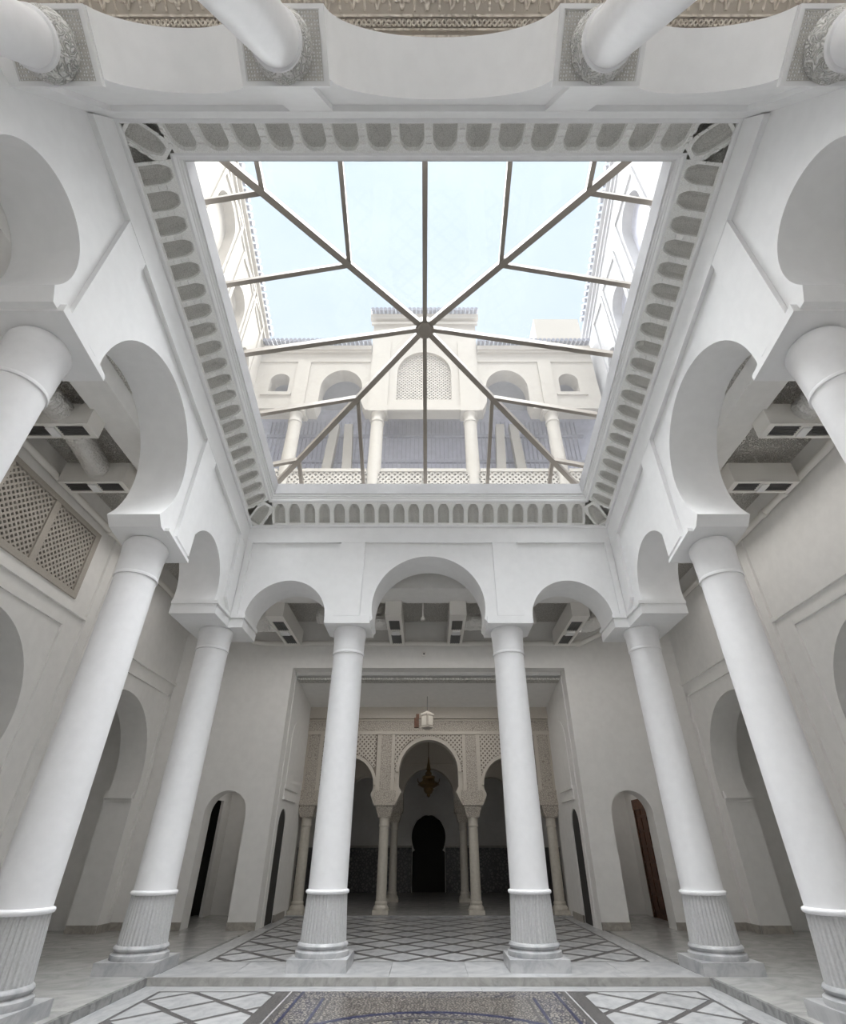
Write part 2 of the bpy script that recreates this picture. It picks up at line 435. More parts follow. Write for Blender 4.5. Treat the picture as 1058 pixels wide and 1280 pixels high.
def niche_mesh():
    W2, H = .5, .511
    m = MB()
    # arch outline of the niche mouth, scalloped head
    def mouth(k):
        P = [(-.37 * k, .04 + .02 * (1 - k)), (-.38 * k, .28)]
        for i in range(1, 12):
            a = PI - PI * i / 12
            P.append((.38 * k * math.cos(a), .28 + .19 * k * math.sin(a) * (1 + .05 * math.cos(6 * a))))
        P += [(.38 * k, .28), (.37 * k, .04 + .02 * (1 - k))]
        return P
    M0 = mouth(1)
    outer = [(-W2, 0), (-W2, .28)] + [(-W2 + (i / 12) * 2 * W2, H) if 2 < i < 10 else ((-W2, .28 + (H - .28) * i / 2) if i <= 2 else (W2, H - (H - .28) * (i - 10) / 2)) for i in range(1, 12)] + [(W2, .28), (W2, 0)]
    outer = [(-W2, 0), (-W2, .28)] + [(-W2 + 2 * W2 * (i - 1) / 10, H) for i in range(1, 12)] + [(W2, .28), (W2, 0)]
    rings = [([(x, y, 0) for x, y in outer]), ([(x, y, 0) for x, y in M0]), ([(x * .97, y, -.06) for x, y in M0])]
    for k, d in ((.82, -.11), (.5, -.15), (.12, -.16)):
        rings.append([(x, y, d) for x, y in mouth(k)])
    n = len(M0); vs = [p for r in rings for p in r]; fs = []
    for j in range(len(rings) - 1):
        for i in range(n - 1):
            fs.append((j * n + i, j * n + i + 1, (j + 1) * n + i + 1, (j + 1) * n + i))
    fs.append(tuple(len(rings) * n - n + i for i in range(n)))
    m.add(vs, fs)
    # bottom lip closes under the mouth
    for j in range(len(rings) - 1):
        m.f.append((j * n, (j + 1) * n, (j + 2) * n - 1, (j + 1) * n - 1))
    # little proud studs on the ribs between niches
    for yy in (.14, .25, .36):
        m.box(-.5, -.41, yy - .03, yy + .03, 0, .02); m.box(.41, .5, yy - .03, yy + .03, 0, .02)
    me = m.mesh('niche', M_relief)
    me.materials.append(M_niche)
    for p in me.polygons:
        if p.center.z < -.03: p.material_index = 1
    return me
nme = niche_mesh()
Tv = Vector((0, -ca, sa)); Nv = Vector((0, sa, ca)); Xv = Vector((1, 0, 0))
def niches(n, start, along, inward, L):
    sl = (inward * .763 + Nv * .646); nm = (inward * .646 - Nv * .763)
    if along.cross(sl).dot(nm) < 0: al = -along
    else: al = along
    for i in range(n):
        c = Vector(start) + along * (L * (i + .5) / n)
        R = Matrix((al * (L / n), sl, nm)).transposed().to_4x4()
        link('niche', nme, corn, Matrix.Translation(c) @ R)
e0 = .48
niches(21, tp(-XI + e0, .03, .075), Xv, Tv, 2 * XI - 2 * e0)
niches(16, tp(-XI + e0, LT - .03, .075), Xv, -Tv, 2 * XI - 2 * e0)
niches(20, tp(-XI + .03, e0, .075), Tv, Xv, LT - 2 * e0)
niches(20, tp(XI - .03, e0, .075), Tv, -Xv, LT - 2 * e0)
for sx in (-1, 1):
    for far in (0, 1):
        s_of = (lambda r: r) if far else (lambda r: LT - r)
        inw = (Xv * -sx + Tv * (1 if far else -1)).normalized()
        sl = (inw * (.39 * 1.414) + Nv * .33).normalized(); al = inw.cross(Nv); nm = (inw * .33 - Nv * (.39 * 1.414)).normalized()
        if al.cross(sl).dot(nm) < 0: al = -al
        c0 = Vector(tp(sx * (XI - .05), s_of(.05), .09)) + nm * .07
        link('niche', nme, corn, Matrix.Translation(c0) @ Matrix((al * .34, sl * 1.12, nm)).transposed().to_4x4())
# ------------------------------------------------------------------ skylight
sky = empty('window_1', kind='structure', label='pyramid glass skylight with bronze rafters meeting at a round hub', cat='skylight')
HUB = Vector((-.08, 3.55, 2.4))
FLc, FRc, NLc, NRc = Vector((-4.53, -.68, 1.2)), Vector((4.39, -.68, 1.2)), Vector((-3.85, 7.3, 1.2)), Vector((3.77, 7.3, 1.2))
V = lambda p: Vector(tp(*p))
def face(A, B, M, fa, fb):
    """one slope: corners A, B, middle M of its eave, jack feet at thirds; glass panes between the bars"""
    up = (V(HUB) - (V(A) + V(B)) * .5)
    nrm = (V(A) - V(M)).cross(V(HUB) - V(M)).normalized()
    if nrm.z < 0: nrm = -nrm
    MB().beam(V(M), V(HUB), .085, .13, nrm).build('rafter', M_bar, sky)
    for C, f in ((A, fa), (B, fb)):
        hp = [C] + [C + (HUB - C) * q for q in f] + [HUB]
        ft = [C, C + (M - C) * (1 / 3), C + (M - C) * (2 / 3), M]
        for k in (1, 2):
            MB().beam(V(ft[k]), V(hp[k]), .075, .11, nrm).build('jack_rafter', M_bar, sky)
        for k in range(3):
            P = [ft[k], ft[k + 1], hp[k + 1]] + ([hp[k]] if k else [])
            P = [V(p) + nrm * .012 for p in P]
            c = sum(P, Vector()) / len(P)
            Q = [p + nrm * .012 for p in P]; n = len(P)
            MB().add(P + Q, [tuple(range(n)), tuple(reversed(range(n, 2 * n)))] + [(i, (i + 1) % n, n + (i + 1) % n, n + i) for i in range(n)]).build('pane', M_glass, sky)
far_f, near_f = (1 / 3, 2 / 3), (.31, .635)
face(FLc, FRc, Vector((-.08, -.68, 1.2)), far_f, far_f)
face(NLc, NRc, Vector((-.05, 7.3, 1.2)), near_f, near_f)
face(FLc, NLc, Vector((-4.19, 3.46, 1.2)), far_f, near_f)
face(FRc, NRc, Vector((4.08, 3.46, 1.2)), far_f, near_f)
for C in (FLc, FRc, NLc, NRc):
    MB().beam(V(C) + Nv * .01, V(HUB) + Nv * .01, .11, .15, Nv).build('hip_rafter', M_bar, sky)
hb = MB().lathe([(.06, -.24), (.13, -.235), (.15, -.21), (.15, -.18), (.19, -.17), (.19, .06)], 32).build('hub', M_bar, sky, smooth=.6)
hb.matrix_local = Matrix.Translation(V(HUB)) @ Vector((0, 0, 1)).rotation_difference(Nv).to_matrix().to_4x4()
# eave ledge and unseen roof slabs, added to block stray sky light
vs = []; fs = []
for r, n in ((-.45, 1.13), (-1.6, 1.13), (-6.2, .9)):
    vs += [tp(-XI + r * .9, r, n), tp(XI - r * .9, r, n), tp(XI - r * .9, LT - min(r, 0) * .8, n), tp(-XI + r * .9, LT - min(r, 0) * .8, n)]
for j in range(2):
    for i in range(4):
        fs.append((j * 4 + i, j * 4 + (i + 1) % 4, (j + 1) * 4 + (i + 1) % 4, (j + 1) * 4 + i))
MB().add(vs, fs).build('sky_block_roof', M_white2, kind='structure', label='pale roof slabs around the glass pyramid added to block stray sky light', cat='roof')

# ------------------------------------------------------------------ columns
def flute_drum(z0, z1, r0, r1):
    return MB().lathe([(r0, z0), (r0, z0 + .03), (r1, z1 - .04), (r1, z1)], 144, mod=lambda i: (.0 if i % 4 in (0, 1) else -.016))
DRUM = flute_drum(.30, .90, .345, .315).mesh('fluted_drum', M_flute, .35)
FOOT = MB().lathe([(.40, .14), (.405, .17), (.40, .205), (.365, .225), (.355, .24), (.375, .255), (.38, .275), (.37, .295), (.35, .31)], 64).mesh('base_ring', M_marble, .7)
COLLAR = MB().lathe([(.31, .885), (.335, .895), (.342, .915), (.335, .935), (.31, .945)], 64).mesh('collar', M_col, .9)
PLINTH = MB().box(-.43, .43, -.43, .43, -.002, .145).mesh('plinth', M_marble)
def column(x, y, zn, zt, label, group, lower=True):
    c = empty('column', (x, y, 0), kind='thing', label=label, cat='column', group=group)
    link('plinth', PLINTH, c); link('base_ring', FOOT, c); link('fluted_drum', DRUM, c); link('collar', COLLAR, c)
    MB().lathe([(.305, .93), (.303, 1.6), (.298, 2.6), (.292, zn)], 64).build('shaft', M_col, c, smooth=.6)
    MB().lathe([(.292, zn - .025), (.308, zn - .02), (.31, zn), (.308, zn + .02), (.296, zn + .03)], 64).build('neck_ring', M_col, c, smooth=.9)
    h = zt - zn
    MB().lathe([(.30, zn + .015), (.305, zn + .3 * h), (.31, zn + .6 * h), (.325, zn + .78 * h), (.325, zn + .9 * h), (.30, zn + .98 * h), (.28, zt + .02)], 64).build('necking', M_col, c, smooth=.6)
    return c
for sg in (-1, 1):
    c = column(sg * 1.60, 10.03, 4.69, 5.21, 'white column with fluted foot flanking the central arch ' + side(sg), 'white columns around the court')
    MB().box(-.43, .43, -.43, .43, 5.20, 5.355).build('abacus', M_wall, c)
    c = column(sg * 4.24, 9.80, 4.70, 5.12, 'white corner column between front and side arcades ' + side(sg), 'white columns around the court')
    i = -sg
    P = [(-.58, -.92), (.28, -.92), (.28, -.2), (.56, -.2), (.56, .66), (-.58, .66)]
    P = [(a * i, b) for a, b in P]
    MB().prism(P, lambda a, b, d: (a, b, d), 5.11, 5.26).build('abacus', M_wall, c)
    for z0, z1, g in ((5.26, 5.30, -.015), (5.30, 5.37, .02)):
        Q = [(a + (.0 if a < 0 else g), b) for a, b in [(-.58, -.92 - g), (.28, -.92 - g), (.28, -.2 - g), (.56, -.2 - g), (.56, .66), (-.58, .66)]]
        MB().prism([(a * i, b) for a, b in Q], lambda a, b, d: (a, b, d), z0, z1).build('abacus_moulding', M_wall, c)
    c = column(sg * 4.44, 6.98, 4.88, 5.46, 'white column under the taller side arch, behind the nearest column ' + side(sg), 'white columns around the court')
    lx = lambda d: sg * (d - 4.44)
    MB().prism([(.45, 5.39), (-.37, 5.51), (-.37, 5.56), (.44, 5.44)], lambda a, b, d: (lx(d), a, b), 3.955, 4.83).build('abacus', M_wall, c)
    MB().prism([(.44, 5.435), (-.39, 5.555), (-.41, 5.585), (-.41, 5.60), (.43, 5.48)], lambda a, b, d: (lx(d), a, b), 4.04, 4.82).build('abacus_moulding', M_wall, c)
    MB().prism([(.43, 5.475), (-.43, 5.60), (-.50, 5.64), (-.50, 5.66), (.43, 5.53)], lambda a, b, d: (lx(d), a, b), 4.04, 4.83).build('abacus_moulding', M_wall, c)
    c = column(sg * 4.44, 3.82, 5.58, 6.27, 'white column nearest the viewer beside the tall side arch ' + side(sg), 'white columns around the court')
    MB().prism([(.455, 6.22), (-.437, 6.33), (-.44, 6.44), (.44, 6.30)], lambda a, b, d: (lx(d), a, b), 3.955, 4.83).build('abacus', M_wall, c)
    MB().prism([(.44, 6.30), (-.44, 6.43), (-.48, 6.455), (-.515, 6.465), (.44, 6.36)], lambda a, b, d: (lx(d), a, b), 4.04, 4.82).build('abacus_moulding', M_wall, c)
    MB().prism([(.43, 6.36), (-.50, 6.46), (-.55, 6.53), (-.55, 6.55), (.43, 6.43)], lambda a, b, d: (lx(d), a, b), 4.04, 4.83).build('abacus_moulding', M_wall, c)

def relief_panel(x0, x1, y0, y1, cell, hole, d):
    """carved openwork plate: pierced by a staggered field of small openings"""
    m = MB(); nx = int((x1 - x0) / cell); ny = int((y1 - y0) / cell)
    cx, cy = (x1 - x0) / nx, (y1 - y0) / ny
    rr = random.Random(3)
    for i in range(nx):
        for j in range(ny):
            ax, ay = x0 + i * cx, y0 + j * cy; u = rr.uniform(.5, 1.0) * hole
            ox, oy = rr.uniform(-.12, .12) * cx, rr.uniform(-.12, .12) * cy
            mx, my = ax + cx / 2 + ox, ay + cy / 2 + oy
            O = [(ax, ay, 0), (ax + cx, ay, 0), (ax + cx, ay + cy, 0), (ax, ay + cy, 0)]
            I = [(mx, my - cy * u, 0), (mx + cx * u, my, 0), (mx, my + cy * u, 0), (mx - cx * u, my, 0)] if (i + j) % 2 else [(mx - cx * u * .8, my - cy * u * .8, 0), (mx + cx * u * .8, my - cy * u * .8, 0), (mx + cx * u * .8, my + cy * u * .8, 0), (mx - cx * u * .8, my + cy * u * .8, 0)]
            m.add(O + I + [(p[0], p[1], d) for p in I], [(0, 1, 5, 4), (1, 2, 6, 5), (2, 3, 7, 6), (3, 0, 4, 7), (4, 5, 9, 8), (5, 6, 10, 9), (6, 7, 11, 10), (7, 4, 8, 11), (8, 9, 10, 11)])
    return m
CARVE_ME = relief_panel(-.36, .36, -.25, .25, .027, .42, .02).mesh('carved_plate', M_plate)
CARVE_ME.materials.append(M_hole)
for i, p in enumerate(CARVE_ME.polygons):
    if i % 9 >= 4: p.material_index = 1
NEARL = {(-1, 0): 'overhead white column with carved bell capital, left of the wide overhead arch', (1, 0): 'overhead white column with carved bell capital, right of the wide overhead arch',
         (-1, 1): 'overhead white corner column with carved capital in the top left corner', (1, 1): 'overhead white corner column with carved capital in the top right corner'}
for sg in (-1, 1):
    for k, ax in enumerate((1.48, 3.65)):
        top = Vector(npnt(sg * ax, 1.73, .29))
        Lc = (top.z - .0) / NU.z
        c = empty('column', top, kind='thing', label=NEARL[(sg, k)], cat='column', group='overhead columns with carved capitals')
        c.rotation_euler = (-math.atan2(NU.y, NU.z), 0, 0)
        MB().box(-.415, .415, -.29, .29, -.02, .02).build('abacus', M_wall, c)
        MB().prism([(-.415, -.29), (.415, -.29), (.415, .29), (-.415, .29)], lambda a, b, d: (a, b, d), -.035, -.015, [[(-.37, -.255), (.37, -.255), (.37, .255), (-.37, .255)]]).build('abacus_rim', M_wall, c)
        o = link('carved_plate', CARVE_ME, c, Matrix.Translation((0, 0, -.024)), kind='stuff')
        MB().lathe([(.275, -.02), (.285, -.05), (.28, -.09), (.255, -.16), (.225, -.22), (.215, -.25)], 64).build('bell', M_carvefine, c, smooth=.7)
        MB().lathe([(.215, -.235), (.235, -.245), (.24, -.265), (.235, -.29), (.215, -.30)], 64).build('neck_ring', M_col, c, smooth=.9)
        MB().lathe([(.213, -.28), (.22, -3), (.235, -Lc + .1)], 64).build('shaft', M_col, c, smooth=.6)

# ------------------------------------------------------------------ gallery walls
G = 6.9
def horseshoe(c, cz, r, hw, z0, zi):
    """outline of a horseshoe opening: jambs hw apart to the impost at zi, then a circle; y to the right, from z0"""
    a = math.degrees(math.asin((zi - cz) / r)) if abs((zi - cz) / r) < 1 else -40
    return [(c + hw, z0), (c + hw, zi)] + arc(c, cz, r, a, 180 - a, 32) + [(c - hw, zi), (c - hw, z0)]
for sg in (-1, 1):
    nm = 'wall_outer_left' if sg < 0 else 'wall_outer_right'
    out_ = [(-4.2, 0), (14.2, 0), (14.2, 7.9), (-4.2, 7.9)]
    H1 = horseshoe(12.06, 2.88, 1.62, 1.50, .001, 2.45)
    H2 = horseshoe(7.45, 3.3, 1.44, 1.30, .001, 2.7)
    out_ = [(-4.2, 0)] + list(reversed(H2)) + list(reversed(H1)) + [(14.2, 0), (14.2, 7.9), (-4.2, 7.9)]
    holes = []
    if sg < 0: holes = [[(5.25, 5.62), (9.05, 5.62), (9.05, 6.86), (5.25, 6.86)]]
    w = MB().prism(out_, lambda a, b, d: (sg * d, a, b), G, G + .65, holes).build(nm, M_gwall, smooth=.5, kind='structure', label='grey white outer gallery wall with horseshoe doorways ' + side(sg), cat='wall')
    # stepped frame mouldings
    def strip(y0, y1, z0, z1, d=.035, name='frame_moulding'):
        MB().box(*sorted((sg * (G - d), sg * (G + .01))), y0, y1, z0, z1).build(name, M_gwall, w)
    strip(3.5, 9.13, 4.98, 5.06); strip(9.11, 9.19, .14, 5.06)
    strip(9.66, 9.90, .14, 7.6, .05); strip(9.90, 10.12, .14, 7.6, .09)
    strip(3.5, 9.66, 5.24, 5.32, .05) if sg > 0 else strip(3.5, 9.66, 5.27, 5.33, .05)
    strip(10.12, 13.95, 4.84, 4.92); strip(13.90, 14.0, .14, 4.92); strip(10.3, 10.36, .14, 4.84)
    strip(10.12, 14.1, 5.15, 5.22, .05)
    for a, b in ((-4, 6.13), (8.77, 10.54), (13.58, 14.1)):
        MB().box(*sorted((sg * (G - .025), sg * (G + .02))), a, b, 0, .14).build('baseboard', M_base, w)
    # impost mouldings on the reveals
    for yc, zi in ((13.56, 2.45), (10.56, 2.45), (8.75, 2.7), (6.15, 2.7)):
        q = -1 if yc in (13.56, 8.75) else 1
        for z0, z1, g in ((zi, zi + .08, .10), (zi + .08, zi + .15, .06), (zi - .07, zi, .04)):
            a, b = sorted((yc, yc + q * g)); MB().box(*sorted((sg * (G - .0), sg * (G + .64))), a, b, z0, z1).build('impost', M_gwall, w)
    MB().box(*sorted((sg * (G + .0), sg * (G + .64))), 13.545, 13.57, 0, .14).build('baseboard', M_base, w)
    # dim corridor behind the openings
    m = MB(); x0, x1 = sorted((sg * (G + 2.4), sg * (G + 2.5)))
    m.box(x0, x1, -4.2, 15, 0, 6); m.box(*sorted((sg * (G + .65), sg * (G + 2.5))), 14.2, 14.3, -.1, 6); m.box(*sorted((sg * (G + .65), sg * (G + 2.5))), -4.2, 15, 5.2, 5.3); m.box(*sorted((sg * (G + .6), sg * (G + 2.5))), -4.3, -4.2, -.1, 6); m.box(*sorted((sg * (G + 2.4), sg * (G + 2.6))), -4.2, 15, -.2, .02)
    m.build('corridor_wall', M_gwall, w)
    if sg < 0:
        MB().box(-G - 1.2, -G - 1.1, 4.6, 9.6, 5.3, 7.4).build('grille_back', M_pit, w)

# back gallery wall with the tall portal and two niches
def niche_out(c): return [(c + .5, .001), (c + .5, 2.16)] + arc(c, 2.16, .5, 0, 180, 24) + [(c - .5, .001)]
out_ = [(-7.6, 0)]
NL_ = [(-5.37, 0), (-5.37, 2.16)] + arc(-4.87, 2.16, .5, 180, 0, 24) + [(-4.37, 0)]
NR_ = [(-x, z) for x, z in reversed(NL_)]
out_ += NL_ + [(-3.75, 0), (-3.75, 5.64), (3.75, 5.64), (3.75, 0)] + NR_ + [(7.6, 0), (7.6, 7.5), (-7.6, 7.5)]
wb = MB().prism(out_, lambda a, b, d: (a, d, b), 14.1, 14.55).build('wall_gallery_back', M_gwall, smooth=.5, kind='structure', label='grey white wall with a tall square portal and two arched passages', cat='wall')
for a, b in ((-7, -5.37), (-4.37, -3.75), (3.75, 4.37), (5.37, 7)):
    MB().box(a, b, 14.07, 14.12, 0, .14).build('baseboard', M_base, wb)
# passages behind the niches
for sg in (-1, 1):
    p = MB()
    p.box(*sorted((sg * 4.25, sg * 4.3)), 14.55, 17.3, 0, 3.2); p.box(*sorted((sg * 5.82, sg * 5.9)), 14.55, 15.35, 0, 3.2)
    p.box(*sorted((sg * 5.82, sg * 5.9)), 16.6, 17.3, 0, 3.2); p.box(*sorted((sg * 4.25, sg * 5.9)), 17.2, 17.3, -.1, 3.2); p.box(*sorted((sg * 4.2, sg * 6.4)), 14.55, 17.3, 3.1, 3.2)
    p.box(*sorted((sg * 5.82, sg * 5.9)), 15.35, 16.6, 2.6, 3.2)
    q = p.build('passage_wall', M_gwall, wb)
    MB().box(*sorted((sg * 4.3, sg * 4.33)), 14.55, 17.2, 0, .14).build('baseboard', M_base, wb)
    if sg > 0: MB().box(6.0, 6.1, 15.2, 16.8, 0, 2.8).build('passage_sky_block', M_pit, wb)  # unseen dark plate added to stop sky light behind the door
    if sg < 0:
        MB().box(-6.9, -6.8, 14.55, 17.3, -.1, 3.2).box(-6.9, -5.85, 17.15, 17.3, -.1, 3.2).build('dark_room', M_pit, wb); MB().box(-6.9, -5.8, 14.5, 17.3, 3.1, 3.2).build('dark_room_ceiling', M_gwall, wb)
        for xx, ww in ((-5.2, .22), (-4.7, .18)):
            MB().box(xx - ww / 2, xx + ww / 2, 17.05, 17.2, 0, 3.1).build('pier', M_gwall, wb)
door = empty('door_1', (5.84, 16.0, 0), kind='structure', label='dark brown carved wooden door standing inside the arched passage', cat='door')
MB().box(0, .06, -.66, .62, .0, 2.62).build('leaf', M_wood, door)
for j in range(7):
    for i in range(3):
        y0 = -.60 + i * .40; z0 = .14 + j * .345
        MB().box(-.022, .0, y0 + .03, y0 + .37, z0 + .03, z0 + .32).build('door_panel', M_wood, door)
MB().box(-.04, .02, -.72, -.64, 0, 2.62).build('jamb', M_wood, door); MB().box(-.04, .02, .60, .68, 0, 2.62).build('jamb', M_wood, door)
MB().box(-.05, .02, -.72, .68, 2.38, 2.62).build('lintel', M_wood, door)

# ------------------------------------------------------------------ gallery ceilings
for sg in (-1, 1):
    c = MB().box(*sorted((sg * 4.8, sg * 7.6)), -4.2, 14.2, 7.62, 7.72).build('ceiling_left' if sg < 0 else 'ceiling_right', M_ceil, kind='structure', label='grey carved stucco ceiling of the gallery ' + side(sg), cat='ceiling')
    MB().box(*sorted((sg * 4.825, sg * 5.38)), 1.0, 10.4, 7.30, 7.63).build('soffit', M_gwall, c)
    MB().box(*sorted((sg * 5.385, sg * 6.9)), 4.75, 5.13, 7.305, 7.63).build('beam', M_gwall, c)
    o = MB()
    for k in range(14): o.box(*sorted((sg * (4.95 + k * .06), sg * (4.985 + k * .06))), 5.14, 5.18, 7.30, 7.335)
    o.build('dentil_row', M_gwall, c, kind='stuff')
c = MB().box(-5.0, 5.0, 10.4, 14.2, 6.98, 7.08).build('ceiling_front', M_ceil, kind='structure', label='grey carved stucco ceiling of the gallery behind the three arches', cat='ceiling')
MB().box(-4.9, 4.9, 10.9, 11.75, 6.55, 6.98).build('soffit', M_gwall, c)
for sx in (-1, 1): MB().box(*sorted((sx * 4.9, sx * 5.0)), 10.4, 14.2, 6.98, 7.7).build('riser', M_gwall, c)

# near gallery: ornate carved ceiling behind the leaning wall
nc = MB().prism([(-6.9, -.42), (6.9, -.42), (6.9, -.50), (-6.9, -.50)], lambda a, b, d: npnt(a, -b, d), .5, 5.0).build('ceiling_back', M_ornlow, kind='structure', label='dark ornate carved ceiling behind the overhead arches', cat='ceiling')
def scrolls():
    m = MB()
    def P(x, b): return Vector(npnt(x, .505, b))
    for row in range(4):
        for k in range(-15, 16):
            x = k * .27 + .135 * (row % 2); b0 = .99 + row * .27
            for q in (-1, 1):
                pts = []
                for i in range(30):
                    a = i / 29 * 8.5; r = .10 * (1 - i / 34)
                    pts.append(P(x + q * (.068 - r * .62 * math.cos(a)), b0 + r * math.sin(a)))
                m.tube(pts, .013, 5)
                m.tube([P(x + q * .135, b0 - .12), P(x + q * .10, b0 - .02), P(x + q * .135, b0 + .10)], .016, 5)
            m.tube([P(x, b0 - .13), P(x, b0 + .02)], .014, 5)
    return m
scrolls().build('scrollwork', M_ornate, nc, kind='stuff')
m = MB()
for k in range(-70, 71):
    x = k * .055
    A, B = Vector(npnt(x, .515, .735)), Vector(npnt(x + .05, .515, .79))
    m.tube([A, B], .012, 5); A, B = Vector(npnt(x + .05, .515, .735)), Vector(npnt(x, .515, .79)); m.tube([A, B], .012, 5)
m.build('plaited_border', M_ornate, nc, kind='stuff')
for b0, b1 in ((.70, .715), (.81, .83), (.63, .66)):
    MB().prism([(-4, -.50), (4, -.50), (4, -.53), (-4, -.53)], lambda a, b, d: npnt(a, -b, d), b0, b1).build('border_fillet', M_ornate, nc)
# enclosing walls of the near gallery, behind the viewer
m = MB(); m.box(-7.6, 7.6, -4.3, -4.2, 0, 13)
for sg in (-1, 1): m.box(*sorted((sg * 6.9, sg * 7.6)), -4.2, 3.2, 7.7, 13)
m.build('wall_gallery_rear', M_gwall, kind='structure', label='plain gallery wall closing the court behind the viewer', cat='wall')

# ------------------------------------------------------------------ air diffusers, ducts, pipes
def diffuser(x0, x1, y0, y1, z0, h, label, group, along='y'):
    cx, cy = (x0 + x1) / 2, (y0 + y1) / 2
    d = empty('air_diffuser', (cx, cy, z0), label=label, cat='air vent', group=group)
    w, l = (x1 - x0) / 2, (y1 - y0) / 2
    MB().box(-w, w, -l, l, .015, h).build('housing', M_box, d)
    if along == 'y': R = [(-w * .66, w * .66, -l * .66, -l * .08), (-w * .66, w * .66, l * .22, l * .84)]; cvr = (-w * .50, w * .50, -l * .04, l * .17)
    else: R = [(-w * .84, -w * .15, -l * .68, l * .68), (w * .15, w * .84, -l * .68, l * .68)]; cvr = (-w * .11, w * .11, -l * .6, l * .6)
    hol = [[(a, c), (b, c), (b, e), (a, e)] for a, b, c, e in R]
    MB().prism([(-w, -l), (w, -l), (w, l), (-w, l)], lambda a, b, dd: (a, b, dd), -.012, .02, hol).build('face_frame', M_box, d)
    for a, b, c, e in R:
        g = MB()
        if along == 'y':
            n = 5
            for k in range(n): xx = a + (b - a) * (k + .5) / n; g.box(xx - .006, xx + .006, c, e, -.004, .013)
        else:
            n = 5
            for k in range(n): yy = c + (e - c) * (k + .5) / n; g.box(a, b, yy - .006, yy + .006, -.004, .013)
        gr = MB().box(a, b, c, e, .011, .016).build('grille', M_grille, d)
        g.build('blades', M_grille, gr, kind='stuff')
    MB().box(cvr[0], cvr[1], cvr[2], cvr[3], -.045, -.01).build('cover_plate', M_wall, d)
    for q in (-.8, .8): MB().box(-.012, .012, l * q - .012, l * q + .012, h, h + .35).build('hanger', M_box, d)
    return d
gf = 'air diffusers in the gallery behind the three arches'
diffuser(-1.06, -.66, 11.62, 13.9, 6.2, .40, 'narrow grey air diffuser in the central arch, nearer the wall grille side', gf)
diffuser(.52, .92, 11.62, 13.9, 6.2, .40, 'narrow grey air diffuser in the central arch, nearer the brown door side', gf)
diffuser(-3.98, -3.55, 11.7, 13.9, 6.2, .42, 'narrow grey air diffuser seen through the small front arch ' + GS, gf)
diffuser(3.50, 3.93, 11.7, 13.9, 6.2, .42, 'narrow grey air diffuser seen through the small front arch ' + DS, gf)
gs_ = 'air diffusers in the side galleries'
for sg in (-1, 1):
    a, b = sorted((sg * 5.32, sg * 6.55))
    diffuser(a, b, 5.83, 6.17, 7.0, .42, 'wide grey air diffuser nearer the viewer in the gallery ' + side(sg), gs_, 'x')
    a, b = sorted((sg * 5.52, sg * 6.70))
    diffuser(a, b, 7.33, 7.68, 7.0, .42, 'wide grey air diffuser further from the viewer in the gallery ' + side(sg), gs_, 'x')

def duct(pts, r, label):
    P = [Vector(p) for p in pts]; fine = []
    for k in range(len(P) - 1):
        p0, p1, p2, p3 = P[max(k - 1, 0)], P[k], P[k + 1], P[min(k + 2, len(P) - 1)]
        n = max(4, int((p2 - p1).length / .03))
        for i in range(n):
            t = i / n
            fine.append(.5 * ((2 * p1) + (p2 - p0) * t + (2 * p0 - 5 * p1 + 4 * p2 - p3) * t * t + (3 * p1 - p0 - 3 * p2 + p3) * t ** 3))
    fine.append(P[-1])
    rr = random.Random(len(pts))
    MB().tube(fine, r, 20, lambda k: 1 + .07 * (k % 2) + rr.uniform(-.04, .04)).build('flexible_duct', M_foil, smooth=.9, label=label, cat='duct', group='silver foil ducts')
duct([(-6.0, 12.6, 6.55), (-5.2, 12.6, 6.42), (-4.5, 12.6, 6.40), (-3.96, 12.6, 6.40)], .25, 'silver foil duct behind the small front arch ' + GS)
duct([(-2.9, 12.7, 6.6), (-2.0, 12.6, 6.5), (-1.5, 12.6, 6.40), (-1.05, 12.6, 6.39)], .20, 'silver foil duct in the central arch, wall grille side')
duct([(.91, 12.6, 6.38), (1.4, 12.6, 6.39), (2.0, 12.8, 6.5), (2.8, 12.7, 6.6)], .20, 'silver foil duct in the central arch, brown door side')
duct([(3.92, 12.6, 6.34), (4.15, 12.6, 6.34), (4.36, 12.6, 6.45), (4.42, 12.6, 6.65), (4.30, 12.6, 6.9)], .20, 'curved silver foil duct behind the small front arch ' + DS)
duct([(-5.86, 6.16, 7.26), (-5.95, 6.7, 7.28), (-6.05, 7.34, 7.26)], .19, 'silver foil duct between two diffusers in the side gallery')
duct([(-5.85, 3.9, 7.35), (-5.85, 4.8, 7.2), (-5.83, 5.84, 7.26)], .19, 'silver foil duct behind the nearest column, wall grille side')
duct([(5.95, 3.9, 7.35), (5.95, 4.8, 7.2), (5.95, 5.84, 7.26)], .19, 'silver foil duct behind the nearest column, brown door side')

